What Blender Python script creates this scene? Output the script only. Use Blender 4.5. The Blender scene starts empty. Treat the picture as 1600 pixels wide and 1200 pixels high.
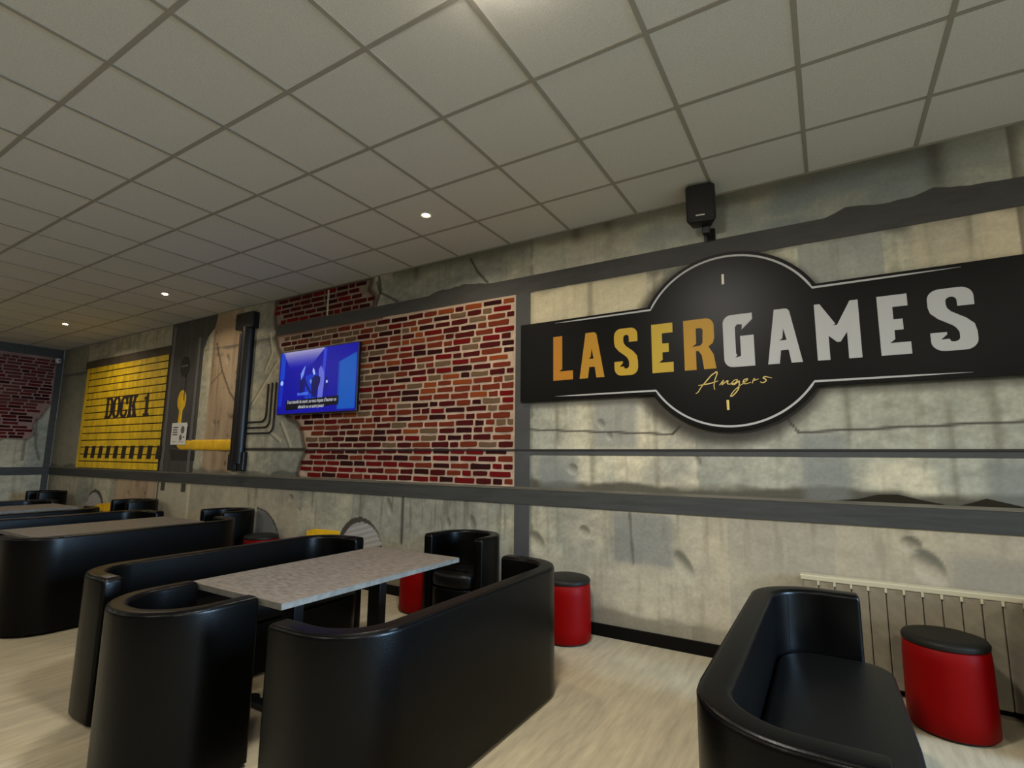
import bpy, bmesh, math, random
import numpy as np
from mathutils import Vector, Matrix

S = bpy.context.scene
random.seed(7)
RNG = np.random.default_rng(11)

# ------------------------------------------------------------------ camera
CZ = 1.323
YAW, PITCH, ROLL, FPX = -0.5460, 0.1421, 0.0101, 809.3
def cam_basis():
    cy, sy, cp, sp = math.cos(YAW), math.sin(YAW), math.cos(PITCH), math.sin(PITCH)
    f = Vector((sy*cp, cy*cp, sp)); r = Vector((cy, -sy, 0)); u = r.cross(f)
    c, s = math.cos(ROLL), math.sin(ROLL)
    return c*r+s*u, -s*r+c*u, f
cr, cu, cf = cam_basis()
cam_d = bpy.data.cameras.new('camera'); cam = bpy.data.objects.new('camera', cam_d)
S.collection.objects.link(cam)
m = Matrix((( cr.x, cu.x, -cf.x), (cr.y, cu.y, -cf.y), (cr.z, cu.z, -cf.z))).to_4x4()
m.translation = (0, 0, CZ)
cam.matrix_world = m
cam_d.sensor_width = 36; cam_d.lens = 36*FPX/1600; cam_d.clip_start = 0.02
S.camera = cam

# ------------------------------------------------------------------ world, light, exposure
S.view_settings.view_transform = 'Standard'; S.view_settings.look = 'None'
S.view_settings.gamma = 1; S.view_settings.use_curve_mapping = False
S.view_settings.exposure = 1.06
W = bpy.data.worlds.new('world'); S.world = W; W.use_nodes = True
bg = W.node_tree.nodes['Background']; bg.inputs[0].default_value = (0.62, 0.75, 1, 1); bg.inputs[1].default_value = 0.6

def area(name, loc, size, power, col, rot=(0, 0, 0), size_y=None, disk=False, spread=180):
    l = bpy.data.lights.new(name, 'AREA'); l.energy = power; l.color = col
    l.shape = 'DISK' if disk else ('RECTANGLE' if size_y else 'SQUARE')
    l.size = size
    if size_y: l.size_y = size_y
    l.spread = math.radians(spread)
    o = bpy.data.objects.new(name, l); S.collection.objects.link(o)
    o.location = loc; o.rotation_euler = rot
    return o
# daylight through the window in the right-hand wall
DY0, DY1, DZ0, DZ1 = 1.45, 3.05, 1.0, 2.75
XR = 4.6
YF = -4.6
area('door_daylight', (XR+.19, (DY0+DY1)/2, (DZ0+DZ1)/2), DY1-DY0-.1, 95, (0.46, 0.71, 1.0), (math.radians(70), 0, math.radians(102)), DZ1-DZ0-.1, spread=72)
DL_POWER = 6.0
DRUM_POWER = 26.0
WARM = (1.0, 0.84, 0.64)
SOFT = (1.0, 0.955, 0.87)

# ------------------------------------------------------------------ helpers
def lin(c):
    c = np.asarray(c, float)/255.0
    return np.where(c <= 0.04045, c/12.92, ((c+0.055)/1.055)**2.4)
def rgba(c): l = lin(c); return (float(l[0]), float(l[1]), float(l[2]), 1)
def newmat(name):
    mt = bpy.data.materials.new(name); mt.use_nodes = True
    return mt, mt.node_tree, mt.node_tree.nodes['Principled BSDF']
def mat(name, c, rough=0.6, metal=0, spec=0.5, emit=None, estr=0, bump=0, bscale=60, var=0, vscale=8, stretch=(1, 1, 1)):
    mt, nt, p = newmat(name)
    p.inputs['Base Color'].default_value = rgba(c); p.inputs['Roughness'].default_value = rough
    p.inputs['Metallic'].default_value = metal; p.inputs['Specular IOR Level'].default_value = spec
    if emit: p.inputs['Emission Color'].default_value = rgba(emit); p.inputs['Emission Strength'].default_value = estr
    if bump or var:
        tc = nt.nodes.new('ShaderNodeTexCoord'); mp = nt.nodes.new('ShaderNodeMapping')
        mp.inputs['Scale'].default_value = stretch
        nt.links.new(tc.outputs['Object'], mp.inputs[0])
    if bump:
        n = nt.nodes.new('ShaderNodeTexNoise'); n.inputs['Scale'].default_value = bscale; n.inputs['Detail'].default_value = 4
        b = nt.nodes.new('ShaderNodeBump'); b.inputs['Strength'].default_value = bump; b.inputs['Distance'].default_value = 0.004
        nt.links.new(mp.outputs[0], n.inputs['Vector'])
        nt.links.new(n.outputs['Fac'], b.inputs['Height']); nt.links.new(b.outputs[0], p.inputs['Normal'])
    if var:
        n = nt.nodes.new('ShaderNodeTexNoise'); n.inputs['Scale'].default_value = vscale; n.inputs['Detail'].default_value = 6
        n.inputs['Roughness'].default_value = 0.65
        nt.links.new(mp.outputs[0], n.inputs['Vector'])
        r = nt.nodes.new('ShaderNodeValToRGB')
        lo = np.clip(np.array(c)*(1-var), 0, 255); hi = np.clip(np.array(c)*(1+var), 0, 255)
        r.color_ramp.elements[0].position = 0.3; r.color_ramp.elements[1].position = 0.7
        r.color_ramp.elements[0].color = rgba(lo); r.color_ramp.elements[1].color = rgba(hi)
        nt.links.new(n.outputs['Fac'], r.inputs[0]); nt.links.new(r.outputs[0], p.inputs['Base Color'])
    return mt

def tag(o, label=None, cat=None, group=None, kind=None):
    if label: o['label'] = label
    if cat: o['category'] = cat
    if group: o['group'] = group
    if kind: o['kind'] = kind
    return o
def empty(name, loc, label, cat, rz=0, group=None):
    o = bpy.data.objects.new(name, None); S.collection.objects.link(o)
    o.empty_display_size = 0.1
    o.location = loc; o.rotation_euler = (0, 0, rz)
    return tag(o, label, cat, group)
def link(name, me, material=None, parent=None, loc=None, smooth=None):
    if material and not me.materials: me.materials.append(material)
    if smooth is not None:
        me.polygons.foreach_set('use_smooth', [True]*len(me.polygons))
        if smooth < 180: me.set_sharp_from_angle(angle=math.radians(smooth))
    o = bpy.data.objects.new(name, me); S.collection.objects.link(o)
    if parent: o.parent = parent
    if loc: o.location = loc
    return o
def from_bm(bm, name):
    bmesh.ops.recalc_face_normals(bm, faces=bm.faces[:])
    me = bpy.data.meshes.new(name); bm.to_mesh(me); bm.free(); return me
def add_box(bm, x0, x1, y0, y1, z0, z1, bev=0, seg=2):
    r = bmesh.ops.create_cube(bm, size=1, matrix=Matrix.Translation(((x0+x1)/2, (y0+y1)/2, (z0+z1)/2)) @ Matrix.Diagonal((x1-x0, y1-y0, z1-z0, 1)))
    if bev:
        es = list({e for v in r['verts'] for e in v.link_edges})
        bmesh.ops.bevel(bm, geom=es, offset=bev, segments=seg, affect='EDGES', profile=0.5)
def box(name, x0, x1, y0, y1, z0, z1, material, parent=None, bev=0, seg=2, smooth=None):
    bm = bmesh.new(); add_box(bm, x0, x1, y0, y1, z0, z1, bev, seg)
    return link(name, from_bm(bm, name), material, parent, smooth=smooth)
def add_cyl(bm, c, r, h, axis='Z', seg=24, r2=None):
    M = Matrix.Translation(c)
    if axis == 'Y': M = M @ Matrix.Rotation(math.pi/2, 4, 'X')
    if axis == 'X': M = M @ Matrix.Rotation(math.pi/2, 4, 'Y')
    bmesh.ops.create_cone(bm, cap_ends=True, segments=seg, radius1=r, radius2=r if r2 is None else r2, depth=h, matrix=M)
def add_lathe(bm, prof, seg=40):
    rings = []
    for r, z in prof:
        rings.append([bm.verts.new((r*math.cos(2*math.pi*i/seg), r*math.sin(2*math.pi*i/seg), z)) for i in range(seg)])
    for a, b in zip(rings, rings[1:]):
        for i in range(seg): bm.faces.new((a[i], a[(i+1) % seg], b[(i+1) % seg], b[i]))
    bm.faces.new(rings[0]); bm.faces.new(rings[-1])
def tube_mesh(name, pts, r, seg=8):
    bm = bmesh.new(); pts = [Vector(p) for p in pts]; rings = []
    for i, p in enumerate(pts):
        t = (pts[min(i+1, len(pts)-1)]-pts[max(i-1, 0)]).normalized()
        a = t.cross(Vector((0, 1, 0))); a = a if a.length > 0.1 else t.cross(Vector((0, 0, 1))); a.normalize(); b = t.cross(a)
        rr = r[i] if isinstance(r, (list, tuple)) else r
        rings.append([bm.verts.new(p+rr*(math.cos(2*math.pi*k/seg)*a+math.sin(2*math.pi*k/seg)*b)) for k in range(seg)])
    for A, B in zip(rings, rings[1:]):
        for k in range(seg): bm.faces.new((A[k], A[(k+1) % seg], B[(k+1) % seg], B[k]))
    bm.faces.new(rings[0]); bm.faces.new(rings[-1])
    return from_bm(bm, name)

# Flat shapes on the long wall are laid out as (x, z) and given a thickness towards the room (-y)
YW = 3.91
def prism_xz(name, polys, y_back, depth, material, parent=None, holes=False, bevel=0, offset=0):
    """polys: list of (x,z) outlines; curve filling takes care of holes; returns a real solid"""
    cd = bpy.data.curves.new(name, 'CURVE'); cd.dimensions = '2D'; cd.fill_mode = 'BOTH'
    for poly in polys:
        sp = cd.splines.new('POLY'); sp.points.add(len(poly)-1)
        for i, (x, z) in enumerate(poly): sp.points[i].co = (x, z, 0, 1)
        sp.use_cyclic_u = True
    cd.extrude = depth/2
    if bevel: cd.bevel_depth = bevel
    if offset: cd.offset = offset
    tmp = bpy.data.objects.new('tmp', cd)
    me = bpy.data.meshes.new_from_object(tmp)
    bpy.data.objects.remove(tmp); bpy.data.curves.remove(cd)
    me.transform(Matrix.Translation((0, y_back-depth/2, 0)) @ Matrix.Rotation(math.pi/2, 4, 'X'))
    me.name = name
    return link(name, me, material, parent)
def text_mesh(name, body, size, depth, material, parent, loc, width=None, rot=None, shear=0, align='CENTER'):
    cd = bpy.data.curves.new(name, 'FONT'); cd.body = body; cd.size = size; cd.extrude = depth/2; cd.shear = shear
    cd.align_x = align; cd.align_y = 'CENTER'; cd.resolution_u = 3; cd.space_line = 1.1
    tmp = bpy.data.objects.new('tmp', cd); S.collection.objects.link(tmp)
    me = bpy.data.meshes.new_from_object(tmp)
    bpy.data.objects.remove(tmp); bpy.data.curves.remove(cd)
    xs = [v.co.x for v in me.vertices]
    if width: me.transform(Matrix.Diagonal((width/(max(xs)-min(xs)), 1, 1, 1)))
    me.transform((rot or Matrix.Identity(4)) @ Matrix.Rotation(math.pi/2, 4, 'X'))
    return link(name, me, material, parent, loc)

# ------------------------------------------------------------------ numpy mural painting
def vnoise(x, y, sx, sy, seed, octaves=4, gain=0.5):
    out = np.zeros_like(x); amp = 1.0; tot = 0
    for o in range(octaves):
        g = np.random.default_rng(seed*17+o).random((128, 128))
        X = x/sx*2**o+37.3; Y = y/sy*2**o+11.7
        xi = np.floor(X).astype(int); yi = np.floor(Y).astype(int)
        fx = X-xi; fy = Y-yi; fx = fx*fx*(3-2*fx); fy = fy*fy*(3-2*fy)
        a = g[xi % 128, yi % 128]; b = g[(xi+1) % 128, yi % 128]; c = g[xi % 128, (yi+1) % 128]; d = g[(xi+1) % 128, (yi+1) % 128]
        out += amp*((a*(1-fx)+b*fx)*(1-fy)+(c*(1-fx)+d*fx)*fy); tot += amp; amp *= gain
    return out/tot
def sstep(v, a, b): t = np.clip((v-a)/(b-a), 0, 1); return t*t*(3-2*t)
def inpoly(x, y, poly):
    r = np.zeros(x.shape, bool); n = len(poly)
    for i in range(n):
        x0, y0 = poly[i]; x1, y1 = poly[(i+1) % n]
        if y0 == y1: continue
        c = ((y0 > y) != (y1 > y)) & (x < (x1-x0)*(y-y0)/(y1-y0)+x0)
        r ^= c
    return r
def dline(x, y, pts):
    d = np.full(x.shape, 9.0)
    for (x0, y0), (x1, y1) in zip(pts, pts[1:]):
        L = (x1-x0)**2+(y1-y0)**2+1e-9
        t = np.clip(((x-x0)*(x1-x0)+(y-y0)*(y1-y0))/L, 0, 1)
        d = np.minimum(d, np.hypot(x-x0-t*(x1-x0), y-y0-t*(y1-y0)))
    return d
def blend(C, col, a):
    a = np.clip(a, 0, 1)[..., None]; C[:] = C*(1-a)+np.array(col, float)*a
def concrete(x, z, seed=1):
    C = np.zeros(x.shape+(3,)); C[:] = (164, 162, 143)
    # formwork patches, each with a tone of its own
    wob = 0.05*(vnoise(x, z, .3, .3, seed+40)-.5)
    px = np.floor((x+wob)/0.62+0.31*np.floor(z/0.95)); pz = np.floor((z+wob)/0.95)
    h = np.modf(np.abs(np.sin(px*12.9898+pz*78.233+seed)*43758.5453))[0]
    blend(C, (112, 117, 114), 0.42*(h > 0.66))
    blend(C, (172, 160, 140), 0.40*(h < 0.25))
    n = vnoise(x, z, 0.7, 0.55, seed+1, 4, .55); blend(C, (112, 115, 110), (0.70-.30*(z < .95))*sstep(n, .52, .76))
    n = vnoise(x, z, 0.5, 0.5, seed+2, 4); blend(C, (186, 178, 152), 0.6*sstep(n, .5, .75))
    n = vnoise(x, z, 0.05, 0.75, seed+3, 3); blend(C, (118, 114, 98), 0.35*sstep(n, .58, .8))
    n = vnoise(x, z, 0.09, 0.05, seed+4, 4); C *= (0.88+0.24*n)[..., None]
    n = vnoise(x, z, 0.02, 0.02, seed+5, 2); C *= (0.93+0.14*n)[..., None]
    return C
def wood(x, z, seed):
    C = np.zeros(x.shape+(3,)); C[:] = (160, 140, 114)
    n = vnoise(x, z, 0.08, 1.1, seed, 4); blend(C, (122, 104, 86), 0.7*sstep(n, .45, .75))
    n = vnoise(x, z, 0.25, 0.6, seed+1, 3); blend(C, (176, 160, 136), 0.6*sstep(n, .45, .75))
    n = vnoise(x, z, 0.12, 0.12, seed+2, 3); blend(C, (84, 72, 60), 0.7*sstep(n, .70, .84))
    return C
def grid_wall(name, u0, u1, z0, z1, step, fn, place):
    nu = int(round((u1-u0)/step))+1; nz = int(round((z1-z0)/step))+1
    u = np.linspace(u0, u1, nu); z = np.linspace(z0, z1, nz)
    U, Z = np.meshgrid(u, z)
    col = np.clip(fn(U, Z), 0, 255)
    co = place(U.ravel(), Z.ravel())
    i = np.arange((nz-1)*(nu-1)); r, c = i//(nu-1), i % (nu-1); a = r*nu+c
    faces = np.stack([a, a+1, a+nu+1, a+nu], 1)
    me = bpy.data.meshes.new(name)
    me.vertices.add(len(co)); me.vertices.foreach_set('co', co.ravel())
    me.loops.add(faces.size); me.loops.foreach_set('vertex_index', faces.ravel().astype(np.int32))
    me.polygons.add(len(faces)); me.polygons.foreach_set('loop_start', (np.arange(len(faces))*4).astype(np.int32))
    me.update(calc_edges=True)
    at = me.color_attributes.new('paint', 'FLOAT_COLOR', 'POINT')
    L = np.ones((len(co), 4)); L[:, :3] = lin(col.reshape(-1, 3)); at.data.foreach_set('color', L.ravel())
    return me
def paint_material(name, rough=0.75, bump=0.25):
    mt, nt, p = newmat(name)
    a = nt.nodes.new('ShaderNodeAttribute'); a.attribute_name = 'paint'
    n = nt.nodes.new('ShaderNodeTexNoise'); n.inputs['Scale'].default_value = 45; n.inputs['Detail'].default_value = 6
    tc = nt.nodes.new('ShaderNodeTexCoord'); nt.links.new(tc.outputs['Object'], n.inputs['Vector'])
    r = nt.nodes.new('ShaderNodeMapRange'); r.inputs['To Min'].default_value = 0.82; r.inputs['To Max'].default_value = 1.18
    nt.links.new(n.outputs['Fac'], r.inputs['Value'])
    mx = nt.nodes.new('ShaderNodeVectorMath'); mx.operation = 'SCALE'
    nt.links.new(a.outputs['Color'], mx.inputs[0]); nt.links.new(r.outputs[0], mx.inputs['Scale'])
    nt.links.new(mx.outputs[0], p.inputs['Base Color'])
    b = nt.nodes.new('ShaderNodeBump'); b.inputs['Strength'].default_value = bump; b.inputs['Distance'].default_value = 0.003
    nt.links.new(n.outputs['Fac'], b.inputs['Height']); nt.links.new(b.outputs[0], p.inputs['Normal'])
    p.inputs['Roughness'].default_value = rough; p.inputs['Specular IOR Level'].default_value = 0.3
    return mt
M_PAINT = paint_material('mural_paint')

# ------------------------------------------------------------------ materials
M = {}
M['leather'] = mat('black_leather', (3, 3, 3), 0.31, spec=0.15, bump=0.12, bscale=180)
M['leather_seat'] = mat('black_leather_seat', (6, 6, 5), 0.40, spec=0.2, bump=0.12, bscale=180)
M['red'] = mat('red_leather', (112, 0, 0), 0.5, spec=.10, bump=0.08, bscale=160)
M['black_top'] = mat('pouf_top_leather', (26, 25, 21), 0.5, spec=.15, bump=0.1, bscale=160)
M['laminate'] = mat('grey_stone_laminate', (98, 91, 82), 0.45, spec=.3, bump=0.05, bscale=90, var=0.22, vscale=32, stretch=(.6, 1.4, 1))
M['lam_edge'] = mat('laminate_edge', (98, 96, 90), 0.5, var=0.15, vscale=20)
M['blackmetal'] = mat('black_metal', (14, 14, 14), 0.45, metal=0.3)
M['tile'] = mat('ceiling_tile', (200, 200, 195), 0.9, bump=0.35, bscale=220, var=0.05, vscale=120)
M['tbar'] = mat('ceiling_grid', (146, 143, 133), 0.6)
M['floor'] = mat('vinyl_floor', (160, 150, 126), 0.45, spec=0.35, bump=0.04, bscale=60, var=0.09, vscale=5, stretch=(5, 0.6, 1))
M['basebd'] = mat('black_baseboard', (10, 8, 6), 0.6, spec=.1)
M['plaster'] = mat('grey_plaster', (120, 118, 112), 0.85, bump=0.1)
M['beam'] = mat('painted_beam_dark', (60, 60, 58), 0.75, var=0.10, vscale=5, stretch=(1, 1, 4))
M['beam2'] = mat('painted_beam_slate', (62, 64, 65), 0.75, var=0.08, vscale=5)
M['ledge'] = mat('painted_ledge', (52, 54, 53), 0.7, var=0.16, vscale=4, stretch=(.6, 1, 8))
M['lip'] = mat('painted_ledge_lip', (92, 88, 76), 0.7, var=0.2, vscale=5, stretch=(.6, 1, 8))
M['line'] = mat('painted_line', (34, 32, 30), 0.8)
M['chip'] = mat('dark_plaster_chip', (40, 37, 28), 0.9, spec=.1)
M['sign'] = mat('sign_black', (7, 7, 6), 0.38, spec=0.14)
M['white'] = mat('sign_white', (172, 174, 174), 0.5, spec=.2)
M['tvblack'] = mat('tv_plastic', (12, 12, 14), 0.3)
M['spk'] = mat('speaker_plastic', (20, 20, 20), 0.5)
M['grille'] = mat('speaker_grille', (16, 16, 16), 0.7, bump=0.5, bscale=400)
M['chrome'] = mat('silver_badge', (170, 170, 170), 0.3, metal=0.7)
M['yellow'] = mat('yellow_slat', (214, 178, 22), 0.6, var=0.16, vscale=5, stretch=(3, 1, .8))
M['ypipe'] = mat('yellow_pipe', (224, 178, 24), 0.5, var=0.1, vscale=6)
M['stencil'] = mat('stencil_black', (30, 18, 10), 0.8)
M['brown'] = mat('lintel_brown', (70, 60, 46), 0.8, var=0.15, vscale=5)
M['panel'] = mat('dark_wall_panel', (62, 60, 57), 0.7, var=0.14, vscale=3, stretch=(3, 1, .6))
M['panel_lite'] = mat('panel_edge', (96, 94, 90), 0.6)
M['bpipe'] = mat('black_pipe', (16, 16, 19), 0.36, spec=0.35)
M['conduit'] = mat('thin_conduit', (28, 26, 24), 0.5)
M['paper'] = mat('white_paper', (215, 213, 206), 0.8)
M['ink'] = mat('grey_ink', (95, 95, 95), 0.8)
M['rad'] = mat('radiator_paint', (120, 112, 94), 0.5, var=0.16, vscale=4)
M['rad_top'] = mat('radiator_cream', (180, 173, 146), 0.5)
M['lamp_w'] = mat('lamp_ring', (200, 198, 190), 0.5)
M['lampwhite'] = mat('lamp_emitter', (255, 240, 215), 0.5, emit=(255, 226, 170), estr=30)
M['glass'] = mat('window_glass', (220, 230, 235), 0.02)
M['glass'].node_tree.nodes['Principled BSDF'].inputs['Transmission Weight'].default_value = 1
M['frame'] = mat('window_frame', (70, 70, 70), 0.5)
M['cam_w'] = mat('sensor_white', (190, 190, 190), 0.5)

# ------------------------------------------------------------------ room shell
XL, H = -12.45, 3.294
fl = box('floor', XL-.2, XR+.2, YF-.3, YW+.2, -0.1, 0, M['floor']); tag(fl, 'light beige wood-look vinyl floor', kind='structure')

def paint_main(x, z):
    C = concrete(x, z, 3)
    # plank-like formwork bays at the left
    Wd = wood(x, z, 50)
    for (a, b, c, d) in [(-7.30, -6.62, 1.08, 3.29), (-9.75, -8.46, 0, .95)]:
        k = ((x > a) & (x < b) & (z > c) & (z < d)); C[k] = Wd[k]*0.98
    k = (x > -7.60) & (x < -5.2) & (z < .95); blend(C, (158, 146, 124), 0.45*k)
    k = (x > -8.40) & (x < -7.62) & (z < .93); blend(C, (168, 160, 138), 0.6*k)
    blend(C, (196, 186, 160), 0.8*((np.abs(x+7.56) < .035) & (z < .93)))
    blend(C, (60, 52, 42), 0.8*((np.abs(x+8.42) < .02) & (z < .93)))
    for t in (-8.28, -7.72): blend(C, (60, 58, 44), 0.95*((np.abs(x-t) < .06) & (z > .80) & (z < .93)))
    # darker left end of the wall
    blend(C, (112, 112, 100), 0.55*(x < -11.36)*(z > 1.08)); blend(C, (96, 97, 88), 0.5*sstep(-x, 11.9, 12.45))
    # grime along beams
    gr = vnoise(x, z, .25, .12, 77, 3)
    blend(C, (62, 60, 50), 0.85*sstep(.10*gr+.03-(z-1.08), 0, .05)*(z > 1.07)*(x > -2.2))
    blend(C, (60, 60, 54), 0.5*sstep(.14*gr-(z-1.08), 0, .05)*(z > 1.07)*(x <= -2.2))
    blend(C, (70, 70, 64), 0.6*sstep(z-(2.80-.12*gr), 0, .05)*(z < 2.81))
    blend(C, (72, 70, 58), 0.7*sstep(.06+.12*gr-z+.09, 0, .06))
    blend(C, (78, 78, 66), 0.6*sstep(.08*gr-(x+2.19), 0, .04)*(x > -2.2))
    # top strip: bluish dark, lighter at the right end
    ts = (z > 2.94)
    n = vnoise(x, z, .5, .3, 81, 4)
    blend(C, (126, 131, 127), ts*(0.4+0.45*sstep(n, .4, .65))*sstep(x, -4, -1.6))
    blend(C, (100, 110, 112), ts*0.7*sstep(x, -.7, 0)*(1-sstep(x, .45, .8))*sstep(n, .3, .6))
    blend(C, (78, 76, 66), ts*0.6*sstep(z+.10*(vnoise(x, z, .3, .2, 82, 3)-.5), 3.14, 3.27)*(x > -3.9)*(1-.7*sstep(x, .5, .8)))
    for a in (-3.55, -1.75, -1.45, .68): blend(C, (50, 48, 38), ts*0.5*np.exp(-((x-a)/.05)**2)*sstep(n, .3, .6))
    # fields right of the post
    fld = (x > -2.19) & (z > 1.40) & (z < 2.79)
    blend(C, (188, 178, 144), 0.55*fld*(x < -1.15)*sstep(z, 2.3, 2.6))
    blend(C, (118, 124, 122), 0.6*fld*(x > -.1)*(x < .38)*(z > 2.4))
    blend(C, (182, 168, 140), 0.5*fld*sstep(x, .48, .56)*(z > 2.4))
    for a, s in ((-1.93, .02), (-1.62, .03), (-1.10, .02), (-.28, .02), (.12, .02), (.62, .02), (.82, .03)):
        blend(C, (72, 70, 56), 0.38*np.exp(-((x-a)/s)**2)*(z < 2.8)*(z > 1.09)*sstep(vnoise(x, z, .05, .5, 90, 3), .3, .6))
    for a, b, c, d in ((-1.6, -1.25, 1.4, 1.8), (-2.1, -1.75, 1.08, 1.35), (-.15, .1, 1.0, 1.5), (.75, 1.1, 1.0, 1.34), (-1.45, -1.0, .55, .92), (.55, .9, .5, .8)):
        blend(C, (104, 108, 108), 0.6*sstep(x, a-.04, a+.04)*(1-sstep(x, b-.04, b+.04))*sstep(z, c-.04, c+.04)*(1-sstep(z, d-.04, d+.04)))
    blend(C, (168, 156, 134), .5*sstep(x, -1.1, -.7)*(z < .95)); blend(C, (166, 158, 138), .35*(x > -2.2)*(x < -.9)*(z < .55))
    # soft cast shadow of the sign, painted into the wall colour
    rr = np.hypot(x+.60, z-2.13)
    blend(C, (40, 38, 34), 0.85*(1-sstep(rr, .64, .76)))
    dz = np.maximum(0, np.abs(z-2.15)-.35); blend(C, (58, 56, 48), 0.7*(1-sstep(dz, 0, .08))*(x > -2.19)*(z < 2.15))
    # dark run marks and bruises below the ledge
    n2 = vnoise(x, z, .05, .6, 95, 3)
    blend(C, (84, 82, 64), 0.5*sstep(n2, .62, .8)*(z < .95)*sstep(z, .45, .9)*(x > -6.2)*(1-.5*(x > -2.3)))
    blend(C, (132, 116, 94), 0.45*(1-sstep(z, .2, .55))*(x < -2.4))
    # hand-painted dents: dark rim at one side, light at the other
    for dx, dz_, a, b, t in ((-1.54, 1.60, .035, .05, .3), (-1.47, 1.50, .03, .035, .2), (-1.79, 1.24, .05, .05, .3), (-2.12, .63, .075, .11, .5), (-1.69, .75, .05, .06, .6),
                             (-.93, .57, .06, .13, .45), (.455, .72, .075, .12, .45), (.375, .84, .06, .055, .3), (-.81, 1.31, .03, .05, 0), (-3.80, .83, .04, .10, .3), (-5.35, .84, .05, .05, .2), (-5.2, .72, .03, .03, 0),
                             (-3.05, .72, .03, .06, 0), (-2.78, .73, .05, .09, .1), (-6.9, 2.62, .05, .08, .2), (-6.75, 2.2, .03, .04, 0), (-7.1, 1.75, .05, .05, 0), (-9.3, .72, .04, .05, 0), (-8.9, .6, .05, .07, 0)):
        c, s = math.cos(t), math.sin(t); X = (x-dx)*c+(z-dz_)*s; Z = -(x-dx)*s+(z-dz_)*c
        r = np.hypot(X/a, Z/b)
        blend(C, (80, 79, 68), 0.72*(1-sstep(r, .8, 1.05))*sstep(X/a+Z/b, -.3, .9))
        blend(C, (190, 187, 168), 0.4*(1-sstep(r, .85, 1.15))*sstep(-(X/a+Z/b), .1, .9))
    # joints and cracks
    for pts, w, k in (([(-2.34, 1.575), (-.98, 1.51), (-.92, 1.57)], .006, .9), ([(-.22, 1.60), (-.16, 1.51), (1.5, 1.575)], .006, .9),
                      ([(-2.86, 3.24), (-2.78, 3.10), (-2.66, 2.97)], .010, .8), ([(-4.12, 3.22), (-4.08, 3.10), (-3.92, 3.02), (-3.80, 2.95)], .010, .8), ([(-4.10, 3.29), (-4.06, 3.12), (-4.12, 2.97)], .014, .7),
                      ([(-7.20, 2.87), (-7.00, 2.45), (-6.78, 2.15), (-6.62, 2.02)], .012, .8), ([(-7.02, 2.45), (-7.25, 2.30)], .008, .5),
                      ([(-6.9, 1.40), (-5.16, 1.395)], .018, .95), ([(-3.62, .93), (-3.62, .5)], .015, .7), ([(-1.32, .92), (-1.3, .55)], .008, .4)):
        blend(C, (44, 40, 34), k*(1-sstep(dline(x, z, pts), w*.6, w*1.6)))
    for pts in ([(-5.98, 2.85), (-5.90, 2.62), (-6.02, 2.40)], [(-5.78, 2.50), (-6.05, 2.20), (-6.24, 1.98)], [(-5.62, 1.72), (-5.42, 1.44)], [(-5.85, 1.62), (-5.62, 1.50)]):
        blend(C, (196, 190, 166), .7*(1-sstep(dline(x, z, pts), .008, .03)))
        blend(C, (70, 66, 56), .45*(1-sstep(dline(x+.035, z+.01, pts), .006, .02)))
    # painted drums at the foot of the wall
    for cx, cz, R, k in ((-4.20, .38, .32, 1), (-10.42, .40, .34, -1), (-5.98, .20, .49, 0)):
        r = np.hypot(x-cx, z-cz)
        if k == 0:
            blend(C, (112, 112, 108), 0.95*(r < R)*(x > cx)*(z > .35)); blend(C, (60, 58, 54), 0.9*(np.abs(r-R) < .010)*(x > cx)*(z > .35)); continue
        blend(C, (66, 62, 54), 1.0*(r < R))
        r2 = np.hypot(x-cx-.028*k, z-cz+.034)
        band = .9+.07*np.sin(((z-cz)-.25*(x-cx))*120)
        g = np.array((170, 169, 168.))*1.0
        kk = ((r2 < R*.95) & (r < R))
        C[kk] = (g[None, None]*band[..., None])[kk]
        low = (z-cz) < -.04+.33*(x-cx)*k
        blend(C, (30, 28, 26), 1.0*(r < R*1.02)*low*((x-cx)*k > -.05))
    # shading of the damaged plaster edge and mortar bed of the brick fields
    for poly in BRICK_MAIN, BRICK_TOP:
        d = dline(x, z, poly+[poly[0]])
        ins = inpoly(x, z, poly)
        blend(C, (58, 46, 38), 0.6*(~ins)*(1-sstep(d, .02, .06))*(x < -4.0))
        k = ins
        mort = np.zeros(x.shape+(3,)); mort[:] = (174, 154, 136)
        mort *= (0.85+0.3*vnoise(x, z, .12, .08, 60, 3))[..., None]
        C[k] = mort[k]
        blend(C, (60, 30, 24), 0.7*ins*(1-sstep(d, .0, .05))*(x < -4.0))
    k = inpoly(x, z, BRICK_TOP); C[k] = C[k]*0.72
    C[(z > .95) & (x > -2.2)] *= 1.10
    k = (x > 1.02); blend(C, (70, 62, 54), 0.55*k*(1-sstep(x, 1.02, 1.10)))
    return C
BRICK_MAIN = [(-5.86, 2.82), (-5.80, 2.66), (-5.68, 2.50), (-5.66, 1.9), (-5.50, 1.78), (-5.34, 1.72), (-5.24, 1.62), (-5.20, 1.50), (-5.14, 1.38), (-5.20, 1.28), (-5.26, 1.12), (-5.22, 1.06), (-2.34, 1.06), (-2.34, 2.82)]
BRICK_TOP = [(-5.90, 3.294), (-5.92, 3.1), (-5.88, 2.93), (-4.16, 2.93), (-4.14, 3.06), (-4.24, 3.16), (-4.20, 3.294)]

XM = -6.6
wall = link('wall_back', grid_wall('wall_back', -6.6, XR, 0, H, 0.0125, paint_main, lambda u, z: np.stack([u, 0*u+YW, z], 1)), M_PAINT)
tag(wall, 'long wall painted with a concrete, beam and brick mural', kind='structure')
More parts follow.
